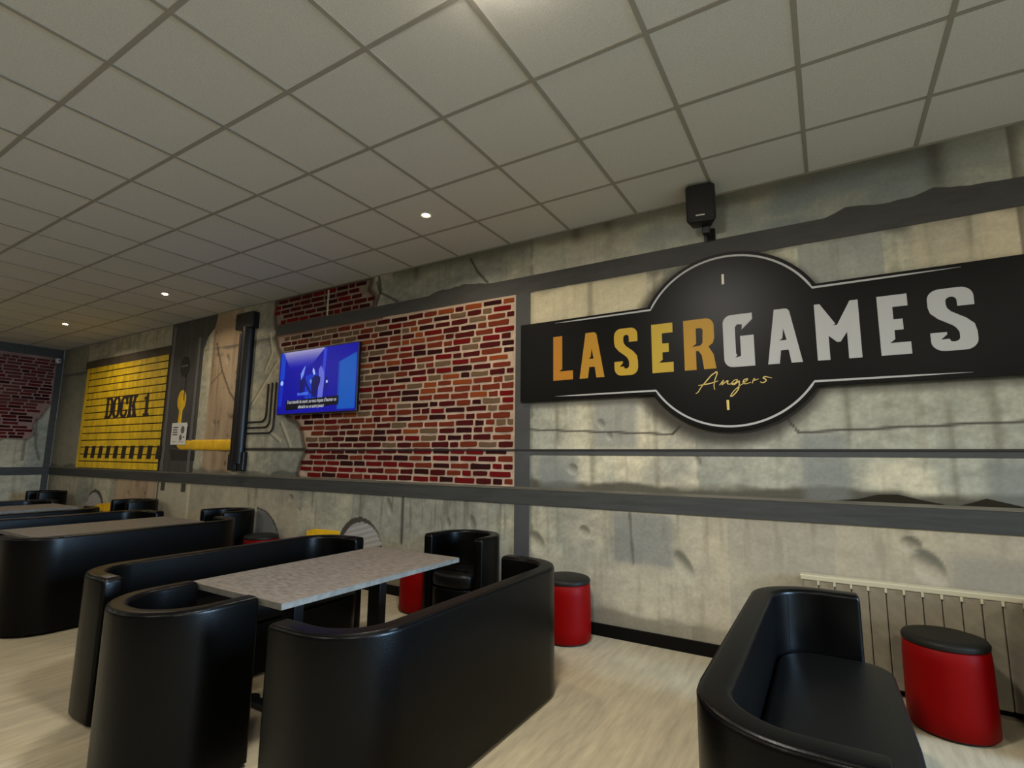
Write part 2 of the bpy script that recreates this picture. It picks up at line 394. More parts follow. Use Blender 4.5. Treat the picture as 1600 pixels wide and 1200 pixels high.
# far bays of the same wall, coarser grid
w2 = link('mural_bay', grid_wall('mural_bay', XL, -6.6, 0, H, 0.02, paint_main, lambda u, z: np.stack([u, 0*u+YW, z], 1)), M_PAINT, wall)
bk = box('wall_core', XL-.2, XR+.2, YW+.004, YW+.2, 0, H, M['plaster'], wall)

BRICK_LEFT = [(3.80, 3.12), (3.80, 2.30), (3.68, 2.02), (3.56, 1.86), (3.60, 1.66), (3.52, 1.58), (3.22, 1.60), (3.10, 1.52), (2.90, 1.50), (2.6, 1.40), (2.2, 1.46), (1.6, 1.42), (1.6, 3.12)]
def paint_left(y, z):
    C = concrete(y*1.0, z, 23)
    ins = inpoly(y, z, BRICK_LEFT); d = dline(y, z, BRICK_LEFT+[BRICK_LEFT[0]])
    blend(C, (60, 44, 38), 0.7*(~ins)*(1-sstep(d, .0, .05)))
    mort = np.zeros(y.shape+(3,)); mort[:] = (132, 106, 101); mort *= (0.8+0.35*vnoise(y, z, .3, .3, 61, 3))[..., None]
    C[ins] = mort[ins]
    blend(C, (70, 64, 52), .6*(1-sstep(dline(y, z, [(3.62, 1.95), (3.66, 1.45), (3.74, 1.2)]), .008, .03)))
    blend(C, (70, 64, 52), .5*(1-sstep(dline(y, z, [(3.5, 1.55), (3.5, 1.2)]), .008, .03)))
    return C
wl = link('wall_left', grid_wall('wall_left', YF, YW, 0, H, 0.025, paint_left, lambda u, z: np.stack([0*u+XL, u, z], 1)), M_PAINT)
tag(wl, 'end wall painted with brick and cracked concrete', kind='structure')
box('wall_core', XL-.2, XL-.004, YF-.3, YW+.004, 0, H, M['plaster'], wl)
bm = bmesh.new()
add_box(bm, XR, XR+.2, YF-.3, DY0, 0, H); add_box(bm, XR, XR+.2, DY1, YW, 0, H); add_box(bm, XR, XR+.2, DY0, DY1, DZ1, H); add_box(bm, XR, XR+.2, DY0, DY1, 0, DZ0)
wr = link('wall_right', from_bm(bm, 'wall_right'), M['plaster']); tag(wr, kind='structure')
bm = bmesh.new()
for y in (DY0, (DY0+DY1)/2-.03, DY1-.06): add_box(bm, XR+.04, XR+.10, y, y+.06, DZ0, DZ1)
add_box(bm, XR+.04, XR+.10, DY0, DY1, DZ0, DZ0+.06); add_box(bm, XR+.04, XR+.10, DY0, DY1, DZ1-.06, DZ1)
o = link('window_1', from_bm(bm, 'window'), M['frame']); tag(o, kind='structure')
wf = box('wall_front', XL, XR, YF-.2, YF, 0, H, M['plaster']); tag(wf, kind='structure')

# ceiling: slab, grid and mineral tiles
ceil = box('ceiling', XL-.2, XR+.2, YF-.3, YW+.2, H+.03, H+.15, M['plaster']); tag(ceil, 'suspended ceiling of square mineral tiles in a grey grid', kind='structure')
GX0, GY0, T, BW = 0.596, 3.362, 0.6, 0.024
bm = bmesh.new()
xl = [GX0+T*k for k in range(-24, 8) if XL+.02 < GX0+T*k < XR]
yl = [GY0-T*k for k in range(0, 14) if YF < GY0-T*k < YW]
for y in yl: add_box(bm, XL, XR, y-BW/2, y+BW/2, H-.003, H+.02)
for x in xl: add_box(bm, x-BW/2, x+BW/2, YF, YW, H-.0035, H+.0195)
link('ceiling_grid', from_bm(bm, 'ceiling_grid'), M['tbar'], ceil)
bm = bmesh.new()
add_box(bm, XL, XR, YW-.02, YW, H-.006, H+.02)
link('edge_trim', from_bm(bm, 'edge_trim'), M['tbar'], ceil)
bm = bmesh.new(); add_box(bm, -T/2, T/2, -T/2, T/2, 0.001, 0.022); tile_me = from_bm(bm, 'ceiling_tile'); tile_me.materials.append(M['tile'])
xe = [XL]+sorted(xl)+[XR]; ye = [YW]+yl+[YF]
tiles = []
for j in range(len(ye)-1):
    for i in range(len(xe)-1):
        x0, x1, y1, y0 = xe[i], xe[i+1], ye[j], ye[j+1]
        if x1-x0 < .03 or y1-y0 < .03: continue
        tiles.append(((x0+x1)/2, (y0+y1)/2, x1-x0, y1-y0))
def vis_key(t):
    d = Vector((t[0], t[1], H-CZ)); f = d.dot(cf)
    return 99 if f < .1 else (abs(d.dot(cr)/f) > 1.15)*20+(d.dot(cu)/f > .95)*20+d.length
tiles.sort(key=vis_key)
rest = bmesh.new()
for n, (x, y, sx, sy) in enumerate(tiles):
    if n < 300:
        o = bpy.data.objects.new('ceiling_tile', tile_me); S.collection.objects.link(o); o.parent = ceil
        o.location = (x, y, H+random.uniform(-.0012, .0012)); o.scale = (sx/T, sy/T, 1)
    else: add_box(rest, x-sx/2, x+sx/2, y-sy/2, y+sy/2, H+.006, H+.024)
o = link('ceiling_tile', from_bm(rest, 'ceiling_tiles'), M['tile'], ceil); o['kind'] = 'stuff'

# skirting boards
b = box('baseboard_back', XL, XR, YW-.018, YW, 0, .088, M['basebd'], bev=.003); tag(b, kind='structure')
b = box('baseboard_left', XL, XL+.018, YF, YW-.018, 0, .088, M['basebd']); tag(b, kind='structure')

# ------------------------------------------------------------------ mural relief: beams
def wpoly(name, poly, depth, material, parent=wall, y=YW, **k): return prism_xz(name, [poly], y, depth, material, parent, **k)
top_edge_raw = [(-5.87, 2.94), (-3.40, 2.945), (-3.32, 2.965), (-3.20, 2.985), (-3.10, 2.975), (-2.92, 2.995), (-2.80, 2.975), (-2.6, 2.95), (.08, 2.945), (.14, 2.965), (.20, 2.992), (.28, 2.985), (.40, 2.965), (.52, 2.97), (.60, 2.985), (.66, 3.005), (.74, 2.985), (.95, 2.965), (1.2, 2.955), (XR-.01, 2.94)]
top_edge = []
for (xa, za), (xb, zb_) in zip(top_edge_raw, top_edge_raw[1:]):
    n_ = max(1, int((xb-xa)/.035)) if (za > 2.95 or zb_ > 2.95) and xb < 1.0 else 1
    for k in range(n_): top_edge.append((xa+(xb-xa)*k/n_, za+(zb_-za)*k/n_+(random.uniform(-.006, .006) if k else 0)))
top_edge.append(top_edge_raw[-1])
wpoly('horizontal_beam', [(-5.87, 2.825), (-2.3, 2.80), (XR-.01, 2.775)]+top_edge[::-1], .006, M['beam'])
box('vertical_beam', -2.338, -2.192, YW-.007, YW, .09, 2.80, M['beam2'], wall)
box('vertical_beam', 1.06, 1.20, YW-.007, YW, 1.09, 2.78, M['beam2'], wall)
box('ledge_beam', XL, XR-.01, YW-.010, YW, .935, 1.060, M['ledge'], wall)
box('ledge_lip', XL, XR-.01, YW-.013, YW, 1.060, 1.080, M['lip'], wall)
box('thin_rail', -2.192, XR-.01, YW-.006, YW, 1.352, 1.385, M['beam2'], wall)
box('thin_rail_edge', -5.16, XR-.01, YW-.011, YW, 1.386, 1.400, M['line'], wall)
for pts in ([(.02, 1.08), (.14, 1.095), (.24, 1.125), (.34, 1.13), (.44, 1.105), (.54, 1.085), (.56, 1.08)], [(.62, 1.08), (.68, 1.10), (.74, 1.125), (.80, 1.11), (.90, 1.085), (.92, 1.08)]):
    wpoly('plaster_chip', pts, .005, M['chip'])
# end wall beams
box('top_beam', XL, XL+.006, 1.6, YW-.02, 3.12, H-.006, M['beam'], wl)
box('corner_beam', XL, XL+.007, 3.80, YW-.012, 0.09, 3.12, M['beam'], wl)
box('ledge_beam', XL, XL+.010, YF+.01, YW-.014, .935, 1.075, M['ledge'], wl)

# ------------------------------------------------------------------ bricks
brick_cols = {'dark': (68, 12, 11), 'maroon': (44, 10, 11), 'crimson': (98, 9, 10), 'rust': (104, 40, 22), 'orange': (128, 60, 24), 'tan': (100, 79, 59), 'dusk': (84, 46, 42), 'dusk_red': (84, 24, 24)}
bmats = {k: mat('brick_'+k, c, 0.85, spec=.15, bump=.5, bscale=90, var=.14, vscale=30) for k, c in brick_cols.items()}
bvar = {}
for k in bmats:
    for v in range(3):
        bm = bmesh.new(); rg = random.Random(v*7+len(k))
        # rounded, slightly irregular outline 1 x 1, thickness 1 (scaled per brick)
        out = [(-.5, -.36), (-.46, -.5), (0, -.5+rg.uniform(-.04, .06)), (.46, -.5), (.5, -.34), (.5, .36), (.46, .5), (rg.uniform(-.2, .2), .5-rg.uniform(-.03, .07)), (-.45, .5), (-.5, .34)]
        out = [(a+rg.uniform(-.012, .012), b+rg.uniform(-.06, .06)) for a, b in out]
        lo = [bm.verts.new((a, 0, b)) for a, b in out]; hi = [bm.verts.new((a*.985, -1, b*.93)) for a, b in out]
        bm.faces.new(hi)
        for i in range(len(out)): bm.faces.new((lo[i], lo[(i+1) % 10], hi[(i+1) % 10], hi[i]))
        me = from_bm(bm, 'brick'); me.materials.append(bmats[k]); bvar[k, v] = me
def lay(poly, u0, u1, z0, z1, pitch, mean, h, colour):
    out = []; z = z0; r = 0
    while z+h*.5 < z1:
        u = u0-random.uniform(0, mean)
        while u < u1:
            L = mean*random.choice((.55, .85, .95, 1, 1, 1.05, 1.15))
            a, b = max(u, u0), min(u+L-.025, u1); zz = z+pitch/2+random.uniform(-.003, .003)
            if b-a > .045:
                c = ((a+b)/2, zz); pp = np.array([[a+.01, zz], [b-.01, zz], [c[0], zz-h*.4], [c[0], zz+h*.4]])
                if inpoly(pp[:, 0], pp[:, 1], poly).all(): out.append((c[0], zz, b-a, h*random.uniform(.88, 1.06), colour(c[0], zz)))
            u += L
        z += pitch; r += 1
    return out
def col_main(x, z):
    if z > 2.9: return random.choice(('dark', 'dark', 'maroon', 'dark', 'crimson'))
    if z < 1.4: return random.choice(('crimson', 'crimson', 'dark', 'rust', 'maroon', 'crimson'))
    t = (x+5.7)/3.4
    if z > 2.1 and x < -3.9 and random.random() < .62: return random.choice(('tan', 'tan', 'rust'))
    if random.random() < .14+.34*t*(z > 1.6): return random.choice(('orange', 'rust', 'tan', 'rust'))
    return random.choice(('dark', 'dark', 'maroon', 'rust', 'tan', 'crimson', 'dark'))
main = lay(BRICK_MAIN, -5.9, -2.36, 1.085, 2.81, .0655, .213, .0475, col_main)+lay(BRICK_TOP, -5.92, -4.15, 2.95, 3.29, .0655, .213, .0455, col_main)
left = lay(BRICK_LEFT, 1.62, 3.78, 1.46, 3.11, .060, .225, .045, lambda u, z: random.choice(('dusk_red', 'dark', 'dusk_red', 'dark', 'maroon') if z < 2.2 else ('dusk', 'dusk', 'dusk_red', 'maroon', 'dusk')))
def place_bricks(lst, key, parent, onleft):
    lst.sort(key=key); joined = bmesh.new(); used = []
    for n, (u, z, L, h, c) in enumerate(lst):
        me = bvar[c, random.randrange(3)]; d = random.uniform(.004, .009)
        loc = (XL, u, z) if onleft else (u, YW, z)
        if n < 300:
            o = bpy.data.objects.new('brick', me); S.collection.objects.link(o); o.parent = parent
            o.location = loc; o.scale = (L, d, h)
            if onleft: o.rotation_euler = (0, 0, math.pi/2)
        else:
            M4 = Matrix.Translation(loc) @ (Matrix.Rotation(math.pi/2, 4, 'Z') if onleft else Matrix.Identity(4)) @ Matrix.Diagonal((L, d, h, 1))
            n0 = len(joined.faces); joined.from_mesh(me)
            joined.verts.ensure_lookup_table(); joined.faces.ensure_lookup_table()
            for v in joined.verts[-20:]: v.co = M4 @ v.co
            if c not in used: used.append(c)
            for f in joined.faces[n0:]: f.material_index = used.index(c)
    if used:
        me = bpy.data.meshes.new('brick'); joined.to_mesh(me)
        for c in used: me.materials.append(bmats[c])
        o = link('brick', me, None, parent); o['kind'] = 'stuff'
    joined.free()
place_bricks(main, lambda b: b[0]**2*-0+((b[0])**2+YW**2), wall, False)
place_bricks(left, lambda b: -b[0], wl, True)
box('thin_light_pipe', -4.915, -4.895, YW-.018, YW, 2.95, 3.26, M['rad_top'], wall, bev=.004)

# ------------------------------------------------------------------ painted loading dock shutter (part of the wall)
dock = wpoly('dock_shutter', [(-11.26, 1.085), (-8.42, 1.085), (-8.44, 2.90), (-11.30, 2.90)], .004, M['stencil'])
ns = 15; zz0, zz1 = 1.09, 2.86
for k in range(ns):
    a = zz0+(zz1-zz0)*k/ns; b = zz0+(zz1-zz0)*(k+1)/ns-.016
    box('slat', -11.22, -8.47, YW-.014, YW-.004, a, b, M['yellow'], dock, bev=.004)
for k in range(10):
    x = -11.02+k*.275
    prism_xz('hazard_stripe', [[(x, 1.255), (x+.135, 1.255), (x+.165, 1.455), (x+.03, 1.455)]], YW-.0140, .003, M['stencil'], dock)
box('frame_strip', -11.30, -11.22, YW-.012, YW, 1.085, 2.86, M['yellow'], wall)
wpoly('lintel', [(-11.36, 2.83), (-8.42, 2.83), (-8.42, 2.965), (-11.38, 2.965)], .016, M['brown'])
def glyph_dock(ch):
    # stencil slab capitals in a 1 x 1 box
    if ch == 'D': return [[(0, 0), (.44, 0), (.44, .07), (.36, .07), (.36, .93), (.44, .93), (.44, 1), (0, 1), (0, .93), (.10, .93), (.10, .07), (0, .07)],
                          [(.54, 0), (.80, .03), (.97, .16), (1, .30), (1, .70), (.97, .84), (.80, .97), (.54, 1), (.54, .92), (.66, .88), (.72, .75), (.72, .25), (.66, .12), (.54, .08)]]
    if ch == 'O': return [[(.44, 0), (.20, .03), (.03, .16), (0, .30), (0, .70), (.03, .84), (.20, .97), (.44, 1), (.44, .92), (.34, .88), (.28, .75), (.28, .25), (.34, .12), (.44, .08)],
                          [(.56, 0), (.80, .03), (.97, .16), (1, .30), (1, .70), (.97, .84), (.80, .97), (.56, 1), (.56, .92), (.66, .88), (.72, .75), (.72, .25), (.66, .12), (.56, .08)]]
    if ch == 'C': return [[(.48, 0), (.20, .03), (.03, .16), (0, .30), (0, .70), (.03, .84), (.20, .97), (.48, 1), (.48, .92), (.34, .88), (.28, .75), (.28, .25), (.34, .12), (.48, .08)],
                          [(.58, .92), (.72, .84), (.78, .62), (.98, .62), (.98, 1), (.84, .96), (.72, 1), (.58, 1)],
                          [(.58, .08), (.72, .14), (.80, .32), (.98, .32), (.92, .12), (.78, .02), (.58, 0)]]
    if ch == 'K': return [[(0, 0), (.42, 0), (.42, .07), (.34, .07), (.34, .93), (.42, .93), (.42, 1), (0, 1), (0, .93), (.08, .93), (.08, .07), (0, .07)],
                          [(.42, .50), (.64, .93), (.54, .93), (.54, 1), (.98, 1), (.98, .93), (.86, .93), (.70, .62), (.92, .07), (1, .07), (1, 0), (.54, 0), (.54, .07), (.64, .07), (.50, .42)]]
    if ch == '1': return [[(.1, 0), (.9, 0), (.9, .07), (.70, .07), (.70, 1), (.52, 1), (.38, .88), (.1, .84), (.1, .77), (.34, .77), (.34, .07), (.1, .07)]]
lx = -10.38
for ch, w_, adv in (('D', .25, .27), ('O', .24, .265), ('C', .24, .265), ('K', .29, .50), ('1', .20, .3)):
    sk = .0
    polys = [[(lx+px*w_, 1.92+pz*.335) for px, pz in p] for p in glyph_dock(ch)]
    prism_xz('lettering', polys, YW-.0140, .0030, M['stencil'], dock, offset=.009)
    lx += adv
# dark riveted panel, hook and yellow pipe painted right of the shutter
pnl = wpoly('dark_panel', [(-8.40, 1.085), (-7.52, 1.085), (-7.52, 2.80), (-7.44, 2.98), (-7.28, 3.10), (-7.23, 3.29), (-8.44, 3.29)], .005, M['panel'])
box('panel_flange', -7.66, -7.60, YW-.012, YW-.005, 1.085, 3.00, M['panel_lite'], pnl, bev=.003)
box('panel_flange', -8.38, -8.32, YW-.012, YW-.005, 1.085, 3.25, M['panel_lite'], pnl, bev=.003)
wpoly('panel_niche', [(-8.12, 1.24), (-7.50, 1.24), (-7.50, 1.37), (-8.16, 1.40)], .007, M['line'])
def ellipse(cx, cz, a, b, n=28): return [(cx+a*math.cos(2*math.pi*i/n), cz+b*math.sin(2*math.pi*i/n)) for i in range(n)]
wpoly('pulley', ellipse(-7.97, 2.60, .12, .15), .012, M['line'])
wpoly('pulley_rib', [(-8.06, 2.60), (-7.88, 2.60), (-7.88, 2.62), (-8.06, 2.62)], .014, M['panel_lite'])
box('cable', -7.925, -7.905, YW-.010, YW, 2.1, 2.46, M['line'], wall)
wpoly('pipe_flange', ellipse(-7.97, 2.10, .115, .155), .008, M['ypipe'])
yp = link('yellow_pipe', tube_mesh('yellow_pipe', [(-7.96, YW-.02, 2.16), (-7.99, YW-.02, 1.62)]+[(-7.99+.12*(1-math.cos(t))*.9, YW-.02, 1.62-.16*math.sin(t)) for t in (.3, .7, 1.1, 1.5)]+[(-7.6, YW-.02, 1.46), (-6.62, YW-.02, 1.455)], [.045, .05, .055, .06, .065, .068, .07, .072], 14), M['ypipe'], wall, smooth=60)
yp.scale = (1, .22, 1); yp.location = (0, YW*.78, 0)
# black pipe with clamps
bp = link('black_pipe', tube_mesh('black_pipe', [(-6.40, YW-.03, 1.22), (-6.40, YW-.03, 2.98)], .085, 20), M['bpipe'], wall, smooth=40)
link('black_pipe', tube_mesh('black_pipe', [(-6.54, YW-.02, 1.22), (-6.54, YW-.02, 2.92)], .045, 16), M['bpipe'], wall, smooth=40)
box('pipe_clamp', -6.62, -6.24, YW-.10, YW, 2.96, 3.18, M['bpipe'], wall, bev=.012)
box('pipe_clamp', -6.60, -6.42, YW-.06, YW, 1.13, 1.34, M['bpipe'], wall, bev=.012)
box('pipe_clamp', -6.38, -6.26, YW-.06, YW, 1.13, 1.37, M['bpipe'], wall, bev=.012)
for (xc, zt, zb, xe_) in ((-5.935, 2.21, 1.74, -6.32), (-5.855, 2.22, 1.67, -6.32), (-5.775, 2.22, 1.60, -6.32)):
    r = .09
    pts = [(xc, YW-.008, zt), (xc, YW-.008, zb+r)]+[(xc-r+r*math.cos(t), YW-.008, zb+r-r*math.sin(t)) for t in (.4, .8, 1.2, 1.57)]+[(xe_, YW-.008, zb)]
    link('conduit', tube_mesh('conduit', pts, .012, 8), M['conduit'], wall, smooth=60)
wpoly('yellow_beam_stub', [(-5.03, .44), (-4.5, .44), (-4.5, .535), (-4.9, .53), (-5.03, .50)], .006, M['ypipe'])
wpoly('yellow_beam_stub', [(-10.62, .42), (-9.4, .40), (-9.4, .60), (-9.79, .56), (-10.2, .52)], .006, M['ypipe'])

# ------------------------------------------------------------------ things on the wall
# A. sign
SX, SZ, R0 = -0.565, 2.174, .648
sg = empty('wall_sign', (SX, YW, SZ), 'wide black sign with a round centre reading LASERGAMES in gold and white', 'sign')
def local(poly): return [(a-SX, b-SZ) for a, b in poly]
zt, zb = 2.492, 1.808
at_, ab_ = math.asin((zt-SZ)/R0), math.asin((zb-SZ)/R0)
xlft, xrgt = -2.268, 1.138
arc = lambda r, a, b, n=40: [(SX+r*math.cos(a+(b-a)*i/n), SZ+r*math.sin(a+(b-a)*i/n)) for i in range(n+1)]
outline = [(xlft, zt)]+arc(R0, math.pi-at_, at_)+[(xrgt, zt), (xrgt, zb)]+arc(R0, ab_, -math.pi-ab_)+[(xlft, zb)]
prism_xz('sign_panel', [local(outline)], -.012, .022, M['sign'], sg)
def taper_line(pts, widths):
    L, R = [], []
    for i, p in enumerate(pts):
        a = Vector(pts[max(i-1, 0)]); b = Vector(pts[min(i+1, len(pts)-1)]); t = (b-a).normalized(); n = Vector((-t.y, t.x))
        L.append(tuple(Vector(p)+n*widths[i]/2)); R.append(tuple(Vector(p)-n*widths[i]/2))
    return L+R[::-1]
RL = .617
for s in (1, -1):
    zl = 2.468 if s > 0 else 1.838
    aa = math.asin((zl-SZ)/RL)
    ar = arc(RL, math.pi-aa, aa) if s > 0 else arc(RL, -math.pi-aa, aa)
    pts = [(-1.93, zl), (-1.7, zl)]+ar+[(.45, zl), (.74, zl)]
    wd = [.001, .011]+[.014]*len(ar)+[.011, .001]
    prism_xz('outline', [local(taper_line(pts, wd))], -.034, .003, M['white'], sg)
# letters, each cut as its own outline in a unit box
def qarc(cx, cy, rx, ry, a0, a1, n=6): return [(cx+rx*math.cos(math.radians(a0+(a1-a0)*i/n)), cy+ry*math.sin(math.radians(a0+(a1-a0)*i/n))) for i in range(n+1)]
def S_glyph():
    p = [(1, .70), (.64, .70), (.64, .78)]+qarc(.52, .80, .12, .06, 0, 180, 5)+[(.40, .74)]
    p += [(.42, .68), (.50, .62), (.80, .50), (.96, .40), (1, .28), (1, .17)]+qarc(.72, .16, .28, .16, 0, -90)+qarc(.30, .16, .30, .16, -90, -180)
    p += [(0, .30), (.36, .30), (.36, .26), (.22, .185), (.40, .19)]+qarc(.50, .20, .13, .06, -120, 0, 4)+[(.63, .28), (.58, .35), (.50, .40), (.20, .52), (.04, .62), (0, .72), (0, .84)]
    p += qarc(.28, .84, .28, .16, 180, 90)+qarc(.72, .84, .28, .16, 90, 0)
    return [p]
G = {
 'L': [[(0, 0), (1, 0), (1, .20), (.50, .20), (.30, .20), (.46, .255), (.46, 1), (0, 1)]],
 'A': [[(0, 0), (.34, 0), (.40, .24), (.62, .24), (.68, 0), (1, 0), (.72, .90)]+qarc(.58, .90, .14, .10, 0, 90, 4)+[(.42, 1), (.26, 1)],
       [(.36, .42), (.46, .46), (.50, .64), (.58, .42)]],
 'S': S_glyph(),
 'E': [[(0, 0), (1, 0), (1, .20), (.56, .20), (.32, .20), (.50, .26), (.50, .41), (.80, .41), (.80, .59), (.50, .59), (.50, .80), (1, .80), (1, 1), (0, 1)]],
 'R': [[(0, 0), (.38, 0), (.38, .37), (.46, .37), (.56, .28), (.62, 0), (1, 0), (.93, .28), (.78, .44), (.92, .50), (.97, .60), (.97, .84)]+qarc(.72, .84, .25, .16, 0, 90)+[(0, 1)],
       [(.40, .52), (.26, .46), (.52, .47), (.60, .52), (.62, .78), (.56, .82), (.40, .82)]],
 'G': [[(.30, 0), (1, 0), (1, .58), (.56, .58), (.56, .20), (.36, .17), (.44, .22), (.40, .26), (.40, .76), (.48, .81), (.64, .80), (.62, .70), (.98, .88), (.98, 1), (.28, 1)]+qarc(.28, .84, .28, .16, 90, 180)+[(0, .16)]+qarc(.28, .16, .28, .16, 180, 250, 4)],
 'M': [[(0, 0), (.29, 0), (.29, .42), (.47, .30), (.55, .30), (.71, .46), (.71, 0), (1, 0), (1, 1), (.82, 1), (.50, .60), (.40, .595), (.46, .625), (.13, 1), (0, 1)]],
}
gold = {0: (204, 138, 44), 1: (206, 152, 48), 2: (214, 176, 58), 3: (212, 180, 62), 4: (200, 152, 48)}
spec = [('L', -1.945, -1.765), ('A', -1.705, -1.490), ('S', -1.405, -1.215), ('E', -1.105, -.945), ('R', -.865, -.645), ('G', -.590, -.392), ('A', -.312, -.105), ('M', -.020, .222), ('E', .320, .472), ('S', .566, .780)]
for i, (ch, a, b) in enumerate(spec):
    mt = mat('gold_letter', tuple(.84*v for v in gold[i]), .5, spec=.2) if i < 5 else M['white']
    polys = [[(a+px*(b-a)-SX, 1.972+pz*.376-SZ) for px, pz in p] for p in G[ch]]
    prism_xz('letter', polys, -.034, .004, mt, sg)
M['goldpale'] = mat('pale_gold', (206, 180, 96), .5)
prism_xz('tick_mark', [local([(-.583, 2.585), (-.567, 2.585), (-.566, 2.660), (-.582, 2.660)])], -.034, .003, mat('cream_mark', (206, 200, 176), .5), sg)
prism_xz('tick_mark', [local([(-.588, 1.672), (-.572, 1.672), (-.573, 1.742), (-.589, 1.742)])], -.034, .003, M['goldpale'], sg)
# script line "Angers": pen strokes as tapered ribbons; u,v in the crop of the photograph (origin at left, y up)
def pen(pts, w=.0075):
    # smooth by Catmull-Rom
    P = [Vector(p) for p in pts]; out = []
    for i in range(len(P)-1):
        p0, p1, p2, p3 = P[max(i-1, 0)], P[i], P[i+1], P[min(i+2, len(P)-1)]
        for k in range(5):
            t = k/5; out.append(.5*((2*p1)+(-p0+p2)*t+(2*p0-5*p1+4*p2-p3)*t*t+(-p0+3*p1-3*p2+p3)*t**3))
    out.append(P[-1])
    out = [(p.x*.0041, p.y*.0041) for p in out]
    wd = [w*(.55+.45*math.sin(math.pi*(i/(len(out)-1)))) for i in range(len(out))]
    return taper_line(out, wd)
strokes = [
 [(0, 0), (4, 2), (10, 11), (18, 20), (27, 30), (33, 34), (36, 36), (37, 33), (33, 22), (31, 12), (32, 5)],
 [(5, 14), (16, 15), (28, 17), (38, 20)],
 [(40, 12), (45, 18), (47, 20), (44, 12)], [(44, 12), (50, 17), (54, 19), (53, 14), (58, 13)],
 [(58, 13), (64, 19), (69, 20), (66, 15), (60, 13), (64, 12), (71, 17), (72, 16), (70, 4), (62, -6), (57, -8), (62, 0), (72, 9), (79, 13)],
 [(77, 13), (83, 17), (85, 20), (80, 19), (78, 14), (82, 12), (90, 14)],
 [(92, 12), (94, 18), (96, 20), (95, 17), (102, 19)],
 [(104, 14), (108, 12), (113, 15), (112, 18), (109, 20), (112, 22), (122, 19)],
]
ang = empty('script', (0, 0, 0), None, None); ang.parent = sg
ang.name = 'script_lettering'
for st in strokes:
    prism_xz('pen_stroke', [[(u-.795-SX, v*1.0+1.800-SZ+(u*0.0)) for u, v in pen(st)]], -.034, .003, M['goldpale'], ang)

# B. television
tvx0, tvx1, tvz0, tvz1 = -5.62, -4.26, 1.80, 2.56
TVY = YW-.09
tv = empty('television', (-4.94, YW, tvz0), 'flat television hung on the painted brick wall showing a blue picture with subtitles', 'television')
box('housing', -.68, .68, -.085, -.045, 0, .76, M['tvblack'], tv, bev=.006)
box('bracket', -.2, .2, -.05, -.001, .25, .55, M['tvblack'], tv, bev=.004)
def em(name, c, s=1.0): return mat(name, (4, 4, 4), .35, spec=.2, emit=c, estr=s*.47)
def screen(name, poly, mt, lay=1, parent=None):
    return prism_xz(name, [[(-.67+u*1.34, .012+v*.738) for u, v in poly]], -.0852-.0004*lay, .0004, mt, parent)
scr = screen('screen', [(0, 0), (1, 0), (1, 1), (0, 1)], em('screen_blue', (4, 4, 150)), 1, tv)
def sp(poly, c, lay=2, s=1): return screen('picture_patch', poly, em('screen_patch', c, s), lay, scr)
# gradient at the top: stacked strips of the picture
for k in range(10):
    t = k/9; y1 = 1-.030*k; 
    sp([(.16-.10*(1-t), y1-.035), (.58-.02*k, y1-.035), (.60-.02*k, y1), (.14-.10*(1-t), y1)], (int(150-146*t), int(146-140*t), int(190-30*t)), 2)
sp([(.015, .55), (.075, .55), (.08, 1), (.015, 1)], (8, 60, 190)); sp([(.015, .12), (.06, .12), (.07, .52), (.015, .50)], (6, 40, 180))
sp(ellipse(.045, .50, .020, .040), (150, 190, 250), 3)
sp([(.78, .03), (.99, .03), (.99, .86), (.78, .74)], (4, 82, 178)); sp([(.78, .03), (.80, .03), (.80, .74), (.78, .72)], (4, 66, 168), 3)
sp([(.575, .14), (.60, .14), (.625, .98), (.585, 1)], (40, 60, 200))
sp([(.535, .12), (.59, .12), (.61, .50), (.60, .62), (.56, .72), (.535, .66), (.54, .4)], (96, 104, 206), 3)
sp([(.37, .22), (.50, .20), (.52, .62), (.37, .58)], (10, 50, 184))
sp([(.27, .28), (.41, .28), (.42, .33), (.27, .32)], (60, 100, 220), 3)
sp([(.31, .52), (.34, .60), (.36, .75), (.33, .70), (.30, .62)], (110, 140, 230), 4)
sp([(.30, .30), (.34, .32), (.36, .52), (.31, .58), (.29, .48)], (8, 8, 96), 3)
sp([(.36, .56), (.39, .46), (.46, .30), (.43, .30), (.36, .46)], (8, 8, 90), 4)
sp([(.44, .52), (.50, .58), (.56, .54), (.56, .46), (.50, .24), (.46, .24), (.45, .40)], (6, 6, 84), 4)
sp([(.455, .64), (.475, .58), (.49, .60), (.48, .66), (.46, .70)], (170, 190, 245), 5)
sp([(.425, .48), (.445, .44), (.455, .50), (.435, .53)], (100, 130, 225), 5)
sp([(.62, .34), (.66, .34), (.66, .52), (.62, .52)], (6, 10, 110), 4); sp([(.635, .44), (.655, .44), (.655, .48), (.635, .48)], (170, 190, 245), 5)
sp([(.125, .05), (.80, .10), (.80, .235), (.125, .205)], (2, 2, 16), 5)
M['subs'] = em('subtitle_white', (205, 205, 215))
text_mesh('subtitle', 'Il est interdit de courir, au vous risquez d\'heurter un', .06, .0004, M['subs'], scr, (-.055, -.0878, .145), width=.84)
text_mesh('subtitle', 'obstacle ou un autre joueur', .06, .0004, M['subs'], scr, (-.055, -.0878, .085), width=.45)

